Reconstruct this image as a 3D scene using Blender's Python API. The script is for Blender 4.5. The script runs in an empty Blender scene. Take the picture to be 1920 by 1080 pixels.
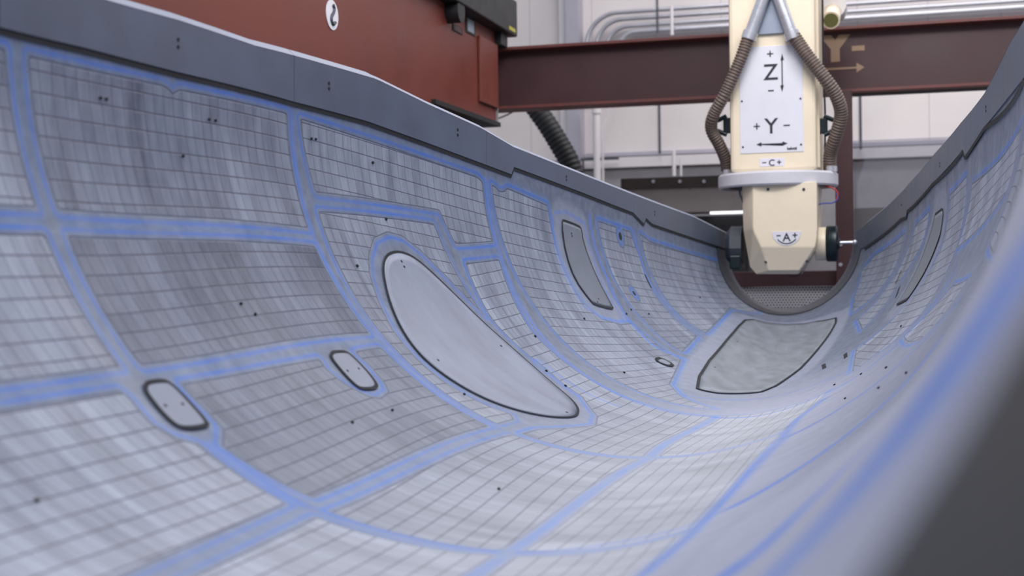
import bpy, bmesh, math, random
import numpy as np
from mathutils import Vector, Matrix
random.seed(4)
sc = bpy.context.scene
C = sc.collection
# ---------------------------------------------------------------- camera, world, lights, exposure
F = 2580.0                 # focal length in pixels of the 1920 wide frame
H = 1.35                   # eye height
YAW = math.radians(15.8)   # the building is turned this much against the view
right = Vector((1, 0, .015)).normalized()
up = Vector((-.015, -.0093, 1)); up = (up - right * up.dot(right)).normalized()
fwd = up.cross(right)
def cam2w(p):
    p = Vector(p)
    return Vector((right.dot(p), fwd.dot(p), up.dot(p) + H))
def dirw(p):
    p = Vector(p)
    return Vector((right.dot(p), fwd.dot(p), up.dot(p)))
cd = bpy.data.cameras.new('camera'); cam = bpy.data.objects.new('camera', cd); C.objects.link(cam)
ax, ay, az = dirw((1, 0, 0)), dirw((0, 0, 1)), dirw((0, -1, 0))
m = Matrix((ax, ay, az)).transposed().to_4x4(); m.translation = Vector((0, 0, H))
cam.matrix_world = m
cd.sensor_width = 36; cd.lens = F / 1920 * 36; cd.clip_start = .02; cd.clip_end = 100
cd.dof.use_dof = True; cd.dof.focus_distance = 5.0; cd.dof.aperture_fstop = 2.9
sc.camera = cam
w = bpy.data.worlds.new('world'); sc.world = w; w.use_nodes = True
w.node_tree.nodes['Background'].inputs[0].default_value = (.84, .87, 1.0, 1)
w.node_tree.nodes['Background'].inputs[1].default_value = .50
sc.view_settings.view_transform = 'Standard'; sc.view_settings.look = 'None'
sc.view_settings.gamma = 1; sc.view_settings.exposure = 0.0
def B(a, b, z):            # building frame (along wall, into depth, up) -> world
    return Vector((a * math.cos(YAW) + b * math.sin(YAW), -a * math.sin(YAW) + b * math.cos(YAW), z))
def area_light(name, a, b, z, sx, sy, power, tilt=0, col=(1, .97, .95)):
    l = bpy.data.lights.new(name, 'AREA'); l.shape = 'RECTANGLE'; l.size = sx; l.size_y = sy
    l.energy = power; l.color = col
    o = bpy.data.objects.new(name, l); C.objects.link(o); o.location = B(a, b, z)
    o.rotation_euler = (tilt, 0, -YAW)
area_light('hall_light', -.6, 2.2, 5.2, 1.4, 4.5, 150)
area_light('hall_light', -.9, 5.6, 5.6, 1.4, 2.4, 50)
area_light('hall_light', 1.2, 10.8, 6.2, 7.0, 1.0, 260)
area_light('hall_light', .2, 5.4, 4.9, 3.0, .8, 110, tilt=math.radians(50))  # unseen tilted lamp, added to brighten the front of the machine

# ---------------------------------------------------------------- helpers
def lin(r, g, b):
    f = lambda c: (c / 255 / 12.92) if c / 255 <= .04045 else ((c / 255 + .055) / 1.055) ** 2.4
    return (f(r), f(g), f(b), 1)
class NT:
    def __init__(s, name):
        s.m = bpy.data.materials.new(name); s.m.use_nodes = True; s.t = s.m.node_tree
        s.bsdf = s.t.nodes['Principled BSDF']
    def n(s, typ, **kw):
        x = s.t.nodes.new(typ)
        for k, v in kw.items(): setattr(x, k, v)
        return x
    def link(s, a, b): s.t.links.new(a, b)
    def put(s, sock, v):
        if hasattr(v, 'links') or isinstance(v, bpy.types.NodeSocket): s.link(v, sock)
        else: sock.default_value = v
    def math(s, op, a, b=None, c=None, clamp=False):
        x = s.n('ShaderNodeMath', operation=op); x.use_clamp = clamp
        s.put(x.inputs[0], a)
        if b is not None: s.put(x.inputs[1], b)
        if c is not None: s.put(x.inputs[2], c)
        return x.outputs[0]
    def mix(s, f, a, b, blend='MIX'):
        x = s.n('ShaderNodeMix', data_type='RGBA', blend_type=blend)
        s.put(x.inputs[0], f); s.put(x.inputs[6], a); s.put(x.inputs[7], b)
        return x.outputs[2]
    def noise(s, vec, scale, detail=3, rough=.5):
        x = s.n('ShaderNodeTexNoise'); s.put(x.inputs['Vector'], vec)
        x.inputs['Scale'].default_value = scale; x.inputs['Detail'].default_value = detail
        x.inputs['Roughness'].default_value = rough
        return x.outputs['Fac']
    def mapr(s, v, a, b, c, d, smooth=False):
        x = s.n('ShaderNodeMapRange'); x.clamp = True
        if smooth: x.interpolation_type = 'SMOOTHSTEP'
        s.put(x.inputs[0], v)
        for i, q in enumerate((a, b, c, d)): x.inputs[i + 1].default_value = q
        return x.outputs[0]
def mat(name, rgb, rough=.5, metal=0, var=.08, scale=6, spec=.5, emit=None, stretch=(1, 1, 1), bump=0):
    t = NT(name); t.bsdf.inputs['Roughness'].default_value = rough
    t.bsdf.inputs['Metallic'].default_value = metal
    t.bsdf.inputs['Specular IOR Level'].default_value = spec
    tc = t.n('ShaderNodeTexCoord'); mp = t.n('ShaderNodeMapping'); mp.inputs['Scale'].default_value = stretch
    t.link(tc.outputs['Object'], mp.inputs[0])
    nz = t.noise(mp.outputs[0], scale, 4, .6)
    c = lin(*rgb)
    k1 = tuple(min(1, v * (1 + var)) for v in c[:3]) + (1,); k0 = tuple(v * (1 - var) for v in c[:3]) + (1,)
    t.link(t.mix(t.mapr(nz, .3, .7, 0, 1), k0, k1), t.bsdf.inputs['Base Color'])
    t.link(t.mapr(nz, .3, .7, max(0, rough - .06), min(1, rough + .06)), t.bsdf.inputs['Roughness'])
    if bump:
        b = t.n('ShaderNodeBump'); b.inputs['Strength'].default_value = bump; b.inputs['Distance'].default_value = .01
        t.link(nz, b.inputs['Height']); t.link(b.outputs[0], t.bsdf.inputs['Normal'])
    if emit:
        t.bsdf.inputs['Emission Color'].default_value = lin(*emit[0]); t.bsdf.inputs['Emission Strength'].default_value = emit[1]
    return t.m
def thing(name, label, cat, loc=(0, 0, 0), rz=0, group=None):
    o = bpy.data.objects.new(name, None); C.objects.link(o); o.empty_display_size = .1
    o.location = loc; o.rotation_euler = (0, 0, rz); o['label'] = label; o['category'] = cat
    if group: o['group'] = group
    return o
def tag(o, label, cat, group=None):
    o['label'] = label; o['category'] = cat
    if group: o['group'] = group
    return o
def mesh_obj(name, verts, faces, m, parent=None, smooth=False):
    me = bpy.data.meshes.new(name); me.from_pydata([tuple(v) for v in verts], [], faces); me.update()
    if m: me.materials.append(m)
    if smooth:
        for p in me.polygons: p.use_smooth = True
    o = bpy.data.objects.new(name, me); C.objects.link(o)
    if parent: o.parent = parent
    return o
def from_bm(name, bm, m, parent=None, smooth=False, angle=None):
    bmesh.ops.recalc_face_normals(bm, faces=bm.faces)
    me = bpy.data.meshes.new(name); bm.to_mesh(me); bm.free()
    me.materials.append(m)
    if smooth or angle:
        for p in me.polygons: p.use_smooth = True
    if angle: me.set_sharp_from_angle(angle=math.radians(angle))
    o = bpy.data.objects.new(name, me); C.objects.link(o)
    if parent: o.parent = parent
    return o
def add_box(bm, lo, hi, bev=0, seg=2):
    r = bmesh.ops.create_cube(bm, size=1)
    vs = r['verts']
    for v in vs:
        v.co = Vector([lo[i] + (v.co[i] + .5) * (hi[i] - lo[i]) for i in range(3)])
    if bev:
        es = list({e for v in vs for e in v.link_edges})
        bmesh.ops.bevel(bm, geom=es, offset=bev, segments=seg, affect='EDGES', profile=.5)
def add_tube(bm, pts, radii, n=16, cap=True):
    pts = [Vector(p) for p in pts]
    if not hasattr(radii, '__len__'): radii = [radii] * len(pts)
    rings = []
    ref = None
    for i, p in enumerate(pts):
        t = (pts[min(i + 1, len(pts) - 1)] - pts[max(i - 1, 0)]).normalized()
        if ref is None: ref = t.orthogonal().normalized()
        ref = (ref - t * ref.dot(t)).normalized(); bi = t.cross(ref)
        rings.append([bm.verts.new(p + (ref * math.cos(2 * math.pi * k / n) + bi * math.sin(2 * math.pi * k / n)) * radii[i]) for k in range(n)])
    for a, b in zip(rings, rings[1:]):
        for k in range(n): bm.faces.new((a[k], a[(k + 1) % n], b[(k + 1) % n], b[k]))
    if cap:
        bm.faces.new(rings[0][::-1]); bm.faces.new(rings[-1])
def spline(pts, step=.01):
    pts = [Vector(p) for p in pts]; out = []
    P = [pts[0] * 2 - pts[1]] + pts + [pts[-1] * 2 - pts[-2]]
    for i in range(1, len(P) - 2):
        n = max(2, int((P[i + 1] - P[i]).length / step))
        for k in range(n):
            t = k / n
            out.append(.5 * ((2 * P[i]) + (P[i + 1] - P[i - 1]) * t + (2 * P[i - 1] - 5 * P[i] + 4 * P[i + 1] - P[i + 2]) * t * t + (3 * P[i] - P[i - 1] - 3 * P[i + 1] + P[i + 2]) * t ** 3))
    out.append(pts[-1]); return out
def ray(x, y): return dirw(((x - 960) / F, 1, (540 - y) / F))
E1 = Vector((math.cos(YAW), -math.sin(YAW), 0)); E2 = Vector((math.sin(YAW), math.cos(YAW), 0))
def at(x, y, b):           # point of the plane at building depth b, in the building frame
    v = ray(x, y); p = v * (b / E2.dot(v)); return Vector((E1.dot(p), b, p.z + H))
class Frame:               # a thing whose parts are written in building coordinates
    def __init__(s, name, label, cat, o, group=None):
        s.o = Vector(o); s.e = thing(name, label, cat, B(*o), -YAW, group)
    def L(s, p): return Vector(p) - s.o
    def box(s, name, lo, hi, m, bev=0, parent=None):
        bm = bmesh.new(); add_box(bm, s.L(lo), s.L(hi), bev); return from_bm(name, bm, m, parent or s.e)
    def tube(s, name, pts, r, m, n=16, parent=None):
        bm = bmesh.new(); add_tube(bm, [s.L(p) for p in pts], r, n); return from_bm(name, bm, m, parent or s.e, angle=50)
    def hull(s, name, pts, m, bev=0, parent=None):
        bm = bmesh.new()
        for p in pts: bm.verts.new(s.L(p))
        r = bmesh.ops.convex_hull(bm, input=bm.verts)
        bmesh.ops.delete(bm, geom=[v for v in bm.verts if not v.link_faces], context='VERTS')
        bmesh.ops.dissolve_limit(bm, angle_limit=.03, verts=bm.verts, edges=bm.edges)
        if bev: bmesh.ops.bevel(bm, geom=list(bm.edges), offset=bev, segments=2, affect='EDGES')
        return from_bm(name, bm, m, parent or s.e)
    def prism(s, name, outline, b0, b1, m, parent=None):   # outline in (a,z)
        bm = bmesh.new()
        f = [bm.verts.new(s.L((a, b0, z))) for a, z in outline]; k = [bm.verts.new(s.L((a, b1, z))) for a, z in outline]
        bm.faces.new(f); bm.faces.new(k[::-1]); n = len(f)
        for i in range(n): bm.faces.new((f[i], f[(i + 1) % n], k[(i + 1) % n], k[i]))
        bmesh.ops.triangulate(bm, faces=[q for q in bm.faces if len(q.verts) > 4], ngon_method='EAR_CLIP')
        return from_bm(name, bm, m, parent or s.e)
def single(f, o, label, cat, group=None):   # (unused empties are avoided: one-mesh things)
    return o
def bbox1(name, lo, hi, m, label, cat, bev=0, group=None, structure=False):   # a one-mesh thing, origin at base centre
    o = Vector(((lo[0] + hi[0]) / 2, (lo[1] + hi[1]) / 2, lo[2]))
    bm = bmesh.new(); add_box(bm, Vector(lo) - o, Vector(hi) - o, bev)
    x = from_bm(name, bm, m); x.location = B(*o); x.rotation_euler = (0, 0, -YAW)
    if structure: x['kind'] = 'structure'
    if label: tag(x, label, cat, group)
    return x
def tube1(name, pts, r, m, label, cat, group=None, n=14):
    o = Vector(pts[0]); bm = bmesh.new(); add_tube(bm, [Vector(p) - o for p in pts], r, n)
    x = from_bm(name, bm, m, angle=50); x.location = B(*o); x.rotation_euler = (0, 0, -YAW)
    return tag(x, label, cat, group)
def text_part(name, s, size, pos, frame, m, parent, sx=1, bold=0, ang=0):
    cu = bpy.data.curves.new(name, 'FONT'); cu.body = s; cu.size = size; cu.extrude = .0008; cu.offset = bold
    cu.align_x = 'CENTER'; cu.align_y = 'CENTER'; cu.resolution_u = 3
    tmp = bpy.data.objects.new(name, cu); me = bpy.data.meshes.new_from_object(tmp)
    bpy.data.objects.remove(tmp)
    p = frame.L(pos); c, q = math.cos(ang), math.sin(ang)
    xs = [v.co.x for v in me.vertices]; ys = [v.co.y for v in me.vertices]
    ox, oy = (min(xs) + max(xs)) / 2, (min(ys) + max(ys)) / 2
    for v in me.vertices:
        x, y = (v.co.x - ox) * sx, v.co.y - oy; v.co = Vector((p.x + x * c - y * q, p.y - v.co.z - .0012, p.z + x * q + y * c))
    me.name = name; me.materials.clear(); me.materials.append(m)
    o = bpy.data.objects.new(name, me); C.objects.link(o); o.parent = parent
    return o

# ---------------------------------------------------------------- data of the mould: (depth, arc length from the left rim) in metres
PANELS=[
 (0.0,'L',0.0165,[(1.75, 0.0201), (2.6415, 0.0201), (2.6441, 0.3552), (1.75, 0.3652)]),
 (0.05,'L',0.0004,[(1.75, 0.3927), (2.6393, 0.3827), (2.6202, 0.7019), (1.75, 0.7019)]),
 (0.25,'L',0.0,[(1.75, 0.7277), (2.5544, 0.7277), (2.5653, 0.7599), (2.5528, 0.8242), (2.5748, 0.8623), (2.626, 0.8928), (2.616, 0.9268), (2.6061, 1.1123), (1.75, 1.1323)]),
 (0.3,'L',0.0,[(1.75, 1.1672), (2.6104, 1.1472), (2.655, 1.5089), (1.75, 1.475)]),
 (0.35,'L',0.0,[(1.75, 1.499), (2.655, 1.5249), (2.655, 1.8968), (1.75, 1.8221)]),
 (-0.15,'L',0.0165,[(2.6865, 0.0211), (3.2169, 0.0191), (3.2408, 0.0239), (3.2599, 0.0331), (3.2901, 0.0207), (3.854, 0.0157), (3.8463, 0.3761), (2.6865, 0.3571)]),
 (-0.35,'L',0.0004,[(2.6858, 0.3839), (3.8434, 0.404), (3.8411, 0.7212), (2.6631, 0.7063)]),
 (-0.25,'L',0.0,[(2.7501, 0.7373), (3.4615, 0.7586), (3.4338, 0.8005), (3.4424, 0.8508), (3.4763, 0.9004), (3.5165, 0.9187), (3.5927, 0.907), (3.6236, 0.878), (3.6475, 0.8167), (3.6385, 0.7613), (3.6722, 0.7521), (3.839, 0.7476), (3.8273, 1.1551), (2.6789, 1.1222), (2.6551, 0.91), (2.7303, 0.8679), (2.7415, 0.8302), (2.7436, 0.77)]),
 (0.12,'L',0.0,[(2.6458, 1.15), (3.845, 1.1935), (3.845, 1.5849), (2.68, 1.5089)]),
 (0.3,'C',0.0,[(3.845, 1.6009), (3.845, 1.9916), (2.68, 1.8913), (2.68, 1.5249)]),
 (0.0,'R',0.0,[(2.7, 2.71), (3.82, 2.75), (3.82, 3.17), (2.7, 3.08)]),
 (0,'L',0.0,[(3.894, 0.0202), (4.9857, 0.0287), (5.0389, 0.0457), (5.041, 0.2845), (4.7159, 0.3336), (4.6655, 0.2191), (3.9269, 0.2604)]),
 (0,'L',0.0,[(3.9115, 0.2905), (4.6264, 0.2448), (4.6487, 0.3647), (4.6745, 0.6211), (4.6192, 0.546), (4.5533, 0.4637), (4.46, 0.3848), (4.3771, 0.3466), (4.2981, 0.3433), (4.2085, 0.3731), (4.1373, 0.4334), (4.088, 0.4989), (4.0419, 0.5975), (4.0007, 0.7001), (3.9808, 0.8128), (3.9859, 0.9148), (4.011, 1.0228), (4.0751, 1.1066), (4.0105, 1.1493), (3.8632, 1.1565)]),
 (0.1,'C',0.0,[(4.7354, 0.3723), (5.0423, 0.3253), (4.9556, 0.6512), (5.045, 1.3869), (3.868, 1.5822), (3.868, 1.2028), (4.0077, 1.1982), (4.1779, 1.2255), (4.3489, 1.2327), (4.5073, 1.1657), (4.6898, 1.0202), (4.7429, 0.8448), (4.6885, 0.6155)]),
 (0.25,'C',0.0,[(5.045, 1.4029), (5.045, 1.827), (3.868, 1.9945), (3.868, 1.5982)]),
 (0.1,'R',0.0,[(3.88, 2.42), (4.97, 2.17), (4.4519, 2.5412), (3.88, 2.66)]),
 (0.1,'R',0.0,[(5.0, 2.5231), (5.02, 2.78), (3.9, 3.13), (3.96, 2.9)]),
 (0.05,'L',0.0,[(5.0831, 0.0373), (5.1355, 0.0455), (5.1612, 0.0555), (5.1984, 0.0504), (5.2278, 0.0344), (5.6172, 0.0507), (5.6348, 0.2073), (5.6416, 0.3435), (5.6595, 0.4626), (5.7394, 0.5443), (5.9002, 0.5675), (6.0536, 0.5567), (6.0995, 0.6761), (6.0861, 0.8487), (5.5417, 1.0239), (5.3755, 1.1433), (5.2049, 1.3453)]),
 (0,'L',0.0,[(6.1559, 0.0448), (6.62, 0.0452), (6.6953, 0.1682), (6.6848, 0.3524), (6.703, 0.517), (6.7085, 0.6743), (6.2051, 0.7985), (6.2215, 0.5455), (6.1938, 0.3161)]),
 (0,'L',0.0,[(6.7316, 0.0385), (6.8988, 0.0639), (8.143, 0.0763), (8.5514, 0.0733), (8.4534, 0.321), (8.143, 0.5323), (7.8212, 0.4501), (6.8555, 0.6623), (6.7909, 0.4608), (6.7863, 0.2778)]),
 (0.1,'R',0.0,[(5.6107, 2.5846), (5.1626, 2.7809), (5.0057, 2.5563), (4.9763, 2.2685), (5.2247, 1.9792), (5.2345, 1.8573), (5.9823, 1.6799), (5.8174, 1.9989), (5.5536, 2.3873)]),
 (0.1,'R',0.0,[(6.5571, 2.123), (6.1362, 2.3451), (6.1706, 2.1903), (6.4494, 1.8872), (6.4434, 1.6775), (6.4196, 1.5903), (6.9091, 1.439), (6.8087, 1.7073), (6.6475, 1.9937)]),
 (0.0,'R',0.0,[(6.8081, 1.9971), (7.7093, 1.4932), (7.9789, 1.2766), (7.6168, 1.2511), (7.2116, 1.3302), (7.0341, 1.5287), (6.8767, 1.7378), (6.8399, 1.8919)]),
]
CHALK=[
 (0.008,0.5,[(5.4062, 1.0977), (5.4608, 1.2315), (5.4772, 1.3995), (5.4897, 1.5273), (5.4982, 1.6613), (5.3352, 1.9008), (5.2567, 2.1122)]),
 (0.011,0.85,[(4.9834, 1.4029), (4.9344, 1.5768), (4.956, 1.6897), (5.0028, 1.8118), (4.9357, 1.9507), (4.9482, 2.1437), (4.8361, 2.3367), (4.6568, 2.5272)]),
 (0.013,0.85,[(6.0709, 0.0482), (6.0861, 0.152), (6.108, 0.3227), (6.0529, 0.5199), (6.0177, 0.7247), (6.1309, 0.8436)]),
 (0.01,0.75,[(6.6678, 0.0401), (6.6953, 0.1682), (6.6993, 0.2839), (6.7529, 0.4517), (6.7711, 0.6676)]),
 (0.007,0.6,[(5.6499, 0.1004), (5.6082, 0.2478), (5.6175, 0.3621), (5.6344, 0.4978), (5.7496, 0.5524), (5.9374, 0.5633), (6.0011, 0.5398), (6.0098, 0.4142), (6.0293, 0.2297), (6.0052, 0.0862), (5.7939, 0.0648), (5.6764, 0.084)]),
 (0.012,0.6,[(5.0608, 0.0426), (5.0564, 0.3239), (5.0016, 0.6491), (4.9921, 0.9176), (4.9867, 1.119), (5.0135, 1.3922)]),
 (0.01,0.45,[(3.8712, 0.0177), (3.8475, 0.3907), (3.8619, 0.7342), (3.8342, 1.1718)]),
 (0.019,0.7,[(2.6409, 0.9122), (2.6427, 1.0104), (2.6306, 1.115)]),
 (0.012,0.5,[(2.6416, 1.1383), (2.6722, 1.3119), (2.6732, 1.49)]),
 (0.06,1.0,[(0.58, 2.4336), (0.6732, 2.4032), (0.7381, 2.372), (0.8058, 2.3419), (0.839, 2.3088), (0.8963, 2.2679), (0.9122, 2.2286), (0.9321, 2.1999)]),
 (0.045,0.9,[(1.7018, 2.2596), (1.6869, 2.2231), (1.5915, 2.1574), (1.4694, 2.1177), (1.5473, 2.0666)]),
 (0.02,0.85,[(2.7979, 1.9464), (2.9254, 2.0952), (2.9925, 2.2205), (3.0248, 2.3746), (3.1625, 2.4992)]),
 (0.015,0.9,[(3.6622, 2.0181), (3.7173, 2.1828), (3.7167, 2.296), (3.7314, 2.4455), (3.6328, 2.6021)]),
 (0.02,0.5,[(2.1895, 1.8521), (2.3716, 1.8624), (2.8898, 1.9023), (3.6596, 2.0048), (4.7154, 1.8962)]),
 (0.012,0.5,[(2.6762, 1.5359), (2.7281, 1.7088), (2.7404, 1.8593), (2.7979, 1.9464)]),
 (0.01,0.5,[(4.8866, 1.8756), (4.9659, 2.0377), (4.7088, 2.326), (4.7784, 2.4814), (4.9182, 2.6075)]),
 (0.008,0.6,[(4.7337, 0.8016), (4.7783, 0.8029), (4.7848, 0.9137), (4.7835, 1.0245), (4.8039, 1.1187)]),
 (0.006,0.5,[(4.7337, 0.8016), (4.6942, 0.8341), (4.7053, 0.9136), (4.6689, 1.0312)]),
]
INSERTS=[
 ('oval',[(4.2235, 0.4163), (4.2769, 0.3982), (4.3342, 0.3917), (4.3986, 0.4032), (4.4639, 0.4438), (4.5439, 0.5217), (4.6096, 0.6216), (4.666, 0.7452), (4.6677, 0.8673), (4.611, 1.0099), (4.5436, 1.0858), (4.4465, 1.1441), (4.3453, 1.1745), (4.2417, 1.1607), (4.1649, 1.1258), (4.0943, 1.0701), (4.0471, 1.0019), (4.0181, 0.9216), (4.0013, 0.8293), (4.0177, 0.74), (4.0641, 0.6355), (4.1208, 0.5358), (4.1727, 0.4575)]),
 ('small',[(2.6203, 0.7355), (2.6966, 0.735), (2.7205, 0.7451), (2.7224, 0.7919), (2.7077, 0.8557), (2.6872, 0.8628), (2.6153, 0.8559), (2.5978, 0.8407), (2.6013, 0.7972)]),
 ('small',[(3.4989, 0.7573), (3.5874, 0.7605), (3.6108, 0.7726), (3.6089, 0.8332), (3.5817, 0.8874), (3.5449, 0.8993), (3.4792, 0.8901), (3.4673, 0.8733), (3.4782, 0.818)]),
 ('rect',[(5.7369, 0.1073), (5.7718, 0.1052), (5.9237, 0.1097), (5.9502, 0.1203), (5.9438, 0.172), (5.9712, 0.3386), (5.9637, 0.4859), (5.9237, 0.4964), (5.7531, 0.4805), (5.741, 0.4601), (5.6967, 0.3654), (5.706, 0.2493)]),
 ('door',[(7.7153, 0.5739), (7.8493, 0.5885), (7.8476, 0.7184), (7.8031, 0.8232), (7.6634, 0.9988), (7.4185, 1.1882), (7.2759, 1.2255), (7.0231, 1.2587), (6.6754, 1.299), (6.1631, 1.3617), (5.7867, 1.3766), (5.6525, 1.3556), (5.6261, 1.2709), (5.5943, 1.1908), (5.6048, 1.103), (5.876, 1.0057), (6.2771, 0.894), (6.9368, 0.7382), (7.4638, 0.6217)]),
 ('tiny',[(5.8301, 0.8151), (5.904, 0.8115), (5.9071, 0.8691), (5.8415, 0.8819), (5.8053, 0.8399)]),
 ('long',[(5.9427, 2.3849), (5.7529, 2.471), (5.7129, 2.4752), (5.6716, 2.3923), (5.7519, 2.2034), (5.8294, 2.0428), (6.0626, 1.9187), (6.0746, 2.0151), (6.0355, 2.1932), (5.9678, 2.3236)]),
]
GAP_L=[(2.612, -0.0005), (2.891, 0.0037), (3.28, -0.0002), (3.872, 0.0018), (4.271, 0.0137), (4.675, 0.01), (5.262, 0.0024), (5.286, 0.0347), (5.987, 0.0355), (6.648, 0.0321), (6.808, -0.0044), (6.841, 0.0284), (6.943, 0.01), (8.447, 0.0056)]
GAP_R=[(3.934, 0.0067), (4.742, 0.0341), (5.195, 0.0151), (5.248, 0.0507), (6.056, 0.045), (6.64, 0.0159), (6.8, 0.0132), (6.816, -0.0141), (6.992, -0.007), (8.085, -0.0799)]
TOP_L=[(2.976, 0.1251), (3.28, 0.1308), (3.662, 0.1283), (4.018, 0.1459), (4.313, 0.162), (4.35, 0.1616), (4.633, 0.1481), (5.008, 0.139), (5.277, 0.1171), (5.801, 0.1192), (6.759, 0.1265), (7.704, 0.1315), (8.5, 0.1054)]
TOP_R=[(3.934, 0.1744), (4.226, 0.1844), (4.495, 0.1677), (4.742, 0.1555), (5.303, 0.1691), (5.996, 0.1711), (6.704, 0.1454), (7.519, 0.0967), (8.049, 0.0676), (8.437, 0.0378)]
HOLES=[(2.9459, 0.0906), (2.9688, 0.0905), (3.4252, 0.0943), (3.4569, 0.094), (3.2704, 0.1975), (3.9626, 0.0836), (3.9859, 0.0818), (4.2972, 0.1046), (4.3105, 0.2836), (4.0219, 0.4677), (3.2609, 0.5807), (3.2958, 0.6139), (2.6312, 0.7944), (2.6907, 0.7991), (3.5074, 0.8241), (3.5761, 0.8248), (3.4918, 0.9813), (3.2416, 0.9739), (2.0457, 0.9238), (3.2277, 1.3577), (3.9797, 0.9818), (4.304, 0.4284), (4.3049, 0.4469), (4.0761, 0.8235), (4.5912, 0.7416), (4.374, 1.1364), (5.8221, 0.153), (5.8224, 0.1644), (5.8129, 0.4665), (5.8493, 0.4483), (4.9342, 0.675), (5.5393, 0.5639), (4.7284, 0.863), (4.7124, 0.9541), (7.4239, 0.3603), (6.3683, 0.5051), (6.0717, 0.5161), (6.1759, 0.4876), (6.9981, 0.7748), (6.1757, 0.9616), (7.687, 0.8695), (5.3546, 2.0928), (4.0329, 2.2807), (4.8782, 1.9993), (3.5123, 2.2991), (3.2567, 2.3912), (5.1387, 1.8197), (3.939, 2.1515), (5.3488, 0.8877)]
FLANGE_HOLES=[(3.28, 0.0837, 'L'), (3.28, 0.0659, 'L'), (4.059, 0.0945, 'L'), (4.059, 0.0788, 'L'), (4.833, 0.1003, 'L'), (4.833, 0.0816, 'L'), (5.801, 0.0832, 'L'), (5.801, 0.0697, 'L'), (6.978, 0.0813, 'L'), (6.978, 0.0651, 'L'), (4.709, 0.1015, 'R'), (4.709, 0.0869, 'R'), (5.849, 0.1055, 'R'), (5.849, 0.0919, 'R'), (6.96, 0.0654, 'R')]
HOLE=[(6.4547, 0.0958), (6.3712, 0.386)]
SLOTS=[[(6.6737, 0.2659), (6.6745, 0.338)], [(6.0358, 1.6178), (5.8841, 1.6638)], [(6.0581, 1.5029), (5.9012, 1.5554)], [(6.6099, 1.8703), (6.5824, 1.8117)], [(6.3835, 1.8814), (6.2843, 1.8668)]]
STATIONS=[(0.4, -1.52, 0.48, 0.28, 0.48, 0.95), (1.0, -1.36, 0.475, 0.46, 0.475, 0.955), (1.8, -1.17, 0.48, 0.735, 0.478, 0.975), (2.67, -0.9573, 0.4895, 1.0245, 0.4605, 0.99), (3.86, -0.6209, 0.5162, 1.4438, 0.5835, 1.025), (5.05, -0.0979, 0.4404, 1.6872, 0.4854, 0.93), (6.8, 0.6457, 0.3163, 1.9557, 0.3637, 0.665), (8.5, 1.3376, 0.224, 2.1184, 0.2965, 0.389)]

# ---------------------------------------------------------------- mould geometry
_S = np.array(STATIONS)
def _hermite(x, y):
    h = np.diff(x); s = np.diff(y, axis=0) / h[:, None]; mm = np.zeros_like(y)
    for i in range(1, len(x) - 1): mm[i] = (s[i - 1] * h[i] + s[i] * h[i - 1]) / (h[i - 1] + h[i])
    mm[0] = s[0]; mm[-1] = s[-1]
    def f(q):
        q = np.asarray(q, float); i = np.clip(np.searchsorted(x, q) - 1, 0, len(x) - 2)
        t = (q - x[i]) / h[i]; T = t[..., None]; Hh = h[i][..., None]
        return (2*T**3-3*T**2+1)*y[i] + (T**3-2*T**2+T)*Hh*mm[i] + (-2*T**3+3*T**2)*y[i+1] + (T**3-T**2)*Hh*mm[i+1]
    return f
ring = _hermite(_S[:, 0], _S[:, 1:])
def width(d):
    p = ring(d); return np.pi * ((p[..., 2] - p[..., 0]) / 2 + p[..., 4]) / 2
def surf(d, w_, off=0.0):
    """points on the inner face; w<0 climbs above the left rim, w>width above the right; off lifts towards the inside"""
    d = np.asarray(d, float); w_ = np.asarray(w_, float); d, w_ = np.broadcast_arrays(d, w_)
    p = ring(d); XL, ZL, XR, ZR, b = [p[..., k] for k in range(5)]
    Wd = width(d); t = np.clip(w_ / Wd, 0, 1); th = np.pi * t
    cx, cz, a, az_ = (XL+XR)/2, (ZL+ZR)/2, (XL-XR)/2, (ZL-ZR)/2
    x = cx + a*np.cos(th); z = cz + az_*np.cos(th) - b*np.sin(th)
    z = z + np.maximum(-w_, 0) + np.maximum(w_ - Wd, 0)
    nx, nz = np.cos(th)/(-a), np.sin(th)/b      # outward: (cos/a, -sin/b) flipped to inward
    nx = -np.cos(th)*(-1)*b; nz = np.sin(th)*(-a)
    nx = np.cos(th)*b; nz = np.sin(th)*np.abs(a)
    L = np.sqrt(nx*nx+nz*nz)+1e-9
    off = np.asarray(off)
    return np.stack([x + nx/L*off, d, z + nz/L*off], -1)
RM = np.array([right, fwd, up])
MO = np.array(tuple(cam2w((.35, 4.6, 0)))); MO[2] = 0          # origin of the mould, on the floor
def toL(P): return P @ RM.T + np.array([0, 0, H]) - MO
mold = thing('fuselage_mould', 'long grey half-barrel composite mould scribed with a blue-edged tile grid', 'mould', tuple(MO))

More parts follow.
